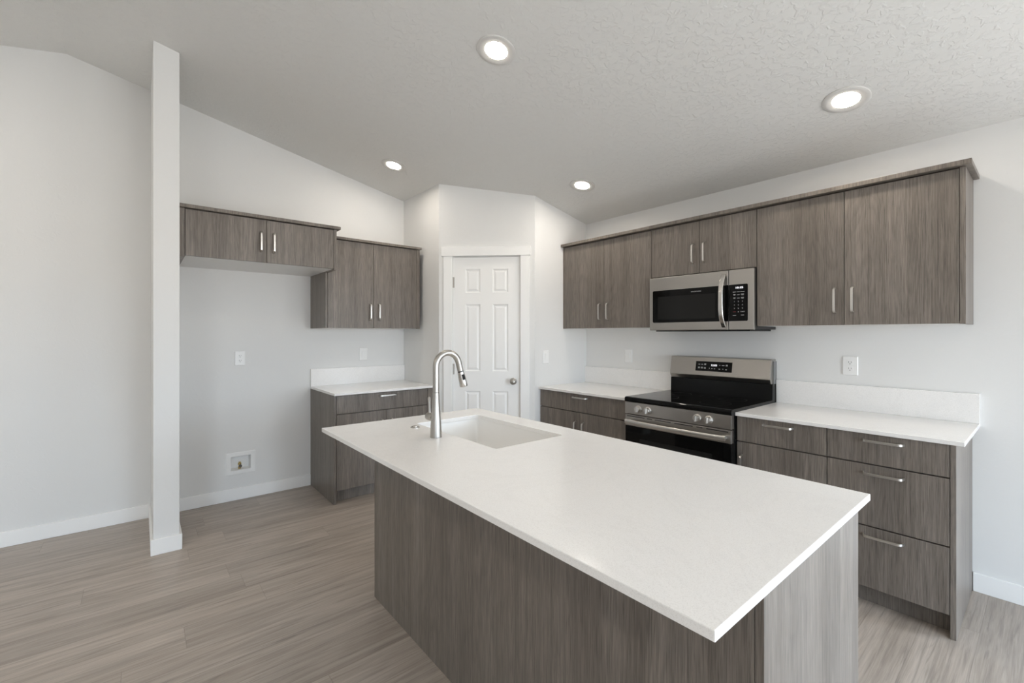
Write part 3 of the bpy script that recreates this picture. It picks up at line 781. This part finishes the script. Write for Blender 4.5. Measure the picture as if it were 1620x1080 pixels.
bm = bmesh.new(); bar(kc[0], 1.5085 - MZ, 0.018, 0.003); obj('stop_legend', bm, M_REDLEG, cp)
slab('vent_grille', (0.05, MW - 0.03, 0.010, md - 0.01, -0.008, 0.0035), M_BLACK, t, bev=0.002)

# ------------------------------------------------------------------ wall plates (local: plate in xz, faces -y)
def wall_plate(kind, label, loc, rotz, w=0.075, h=0.118, grp=None):
    t = thing(kind, label, 'outlet' if kind == 'wall_outlet' else 'light switch', loc, rotz)
    bm = bmesh.new()
    o0 = rounded_rect(-w / 2, w / 2, -h / 2, h / 2, 0.004, 3); o1 = rounded_rect(-w / 2 + 0.004, w / 2 - 0.004, -h / 2 + 0.004, h / 2 - 0.004, 0.003, 3)
    R = [[bm.verts.new((a, y, b)) for a, b in pts] for pts, y in ((o0, -0.0005), (o0, -0.003), (o1, -0.0065))]
    n = len(o0)
    for A, B in zip(R, R[1:]):
        for k in range(n): bm.faces.new((A[k], A[(k + 1) % n], B[(k + 1) % n], B[k]))
    bm.faces.new(R[0]); bm.faces.new(R[-1])
    obj('cover_plate', bm, M_PLATE, t)
    if kind == 'wall_switch':
        bm = bmesh.new(); prism(bm, [(-0.0067, -0.033), (-0.0085, -0.033), (-0.0125, 0.033), (-0.0067, 0.033)], 'x', -0.0165, 0.0165)
        obj('rocker', bm, M_PLATE, t, bev=0.001)
    else:
        for s in (-1, 1):
            bm = bmesh.new(); prism(bm, rounded_rect(-0.0168, 0.0168, s * 0.0196 - 0.0145, s * 0.0196 + 0.0145, 0.008, 5), 'y', -0.0085, -0.0066)
            f = obj('receptacle', bm, M_PLATE, t)
            bm = bmesh.new()
            box(bm, -0.0075, -0.0052, -0.0089, -0.0086, s * 0.0196 - 0.001, s * 0.0196 + 0.0085); box(bm, 0.0052, 0.0075, -0.0089, -0.0086, s * 0.0196 - 0.0005, s * 0.0196 + 0.0075)
            lathe(bm, [(0, 0), (0.0029, 0), (0.0029, 0.0003), (0, 0.0003)], 14, (0, -0.0086, s * 0.0196 - 0.0075), '-y')
            obj('slots', bm, M_SLOT, f)
    for z in ((-0.048, 0.048) if kind == 'wall_switch' else (0.0,)):
        bm = bmesh.new(); lathe(bm, [(0, 0), (0.0032, 0), (0.003, 0.0012), (0, 0.0014)], 14, (0, -0.0065, z), '-y')
        obj('screw', bm, M_PLATE, t)
wall_plate('wall_outlet', 'white electrical outlet on the empty fridge bay wall', (XL, 0.636, 1.160), R90)
wall_plate('wall_switch', 'white switch plate above the small countertop beside the fridge bay', (XL, 1.672, 1.167), R90, 0.082, 0.122)
wall_plate('wall_switch', 'white switch plate on the pantry side wall right of the door', (PB.x, 2.853, 1.152), R90, 0.075, 0.120)
wall_plate('wall_switch', 'white switch plate on the range wall left of the range', (-2.452, YB, 1.163), 0, 0.078, 0.120)
wall_plate('wall_outlet', 'white electrical outlet on the range wall right of the range', (-0.803, YB, 1.163), 0, 0.080, 0.118)

# fridge water supply box (local like the wall plates)
t = thing('water_supply_box', 'white recessed water supply box with brass valve low in the fridge bay', 'utility box', (XL, 0.642, 0.299), R90)
bm = bmesh.new()
w, h = 0.106, 0.090; a, b = 0.070, 0.056; rec = 0.075
def fr(y, p, q): return [bm.verts.new((sx * p, y, sz * q)) for sx, sz in ((-1, -1), (1, -1), (1, 1), (-1, 1))]
R = [fr(-0.0004, w, h), fr(-0.004, w, h), fr(-0.006, w - 0.004, h - 0.004), fr(-0.006, a + 0.002, b + 0.002), fr(-0.003, a, b), fr(rec, a - 0.002, b - 0.002)]
for A, B in zip(R, R[1:]):
    for k in range(4): bm.faces.new((A[k], A[(k + 1) % 4], B[(k + 1) % 4], B[k]))
bm.faces.new(R[-1])
obj('box_frame', bm, M_PLATE, t)
bm = bmesh.new(); lathe(bm, [(0, -0.0535), (0.011, -0.0535), (0.011, -0.036), (0.008, -0.034), (0.008, -0.022), (0.0125, -0.021), (0.0125, -0.008), (0.008, -0.006), (0.008, 0.002), (0, 0.003)], 18, (-0.004, 0.030, 0))
v = obj('valve', bm, M_BRASS, t, smooth='auto')
bm = bmesh.new(); lathe(bm, [(0, 0), (0.007, 0), (0.012, 0.008), (0.012, 0.016), (0, 0.017)], 16, (-0.002, 0.018, -0.028), '-y'); obj('valve_knob', bm, M_VALVE_GREY, v, smooth='auto')
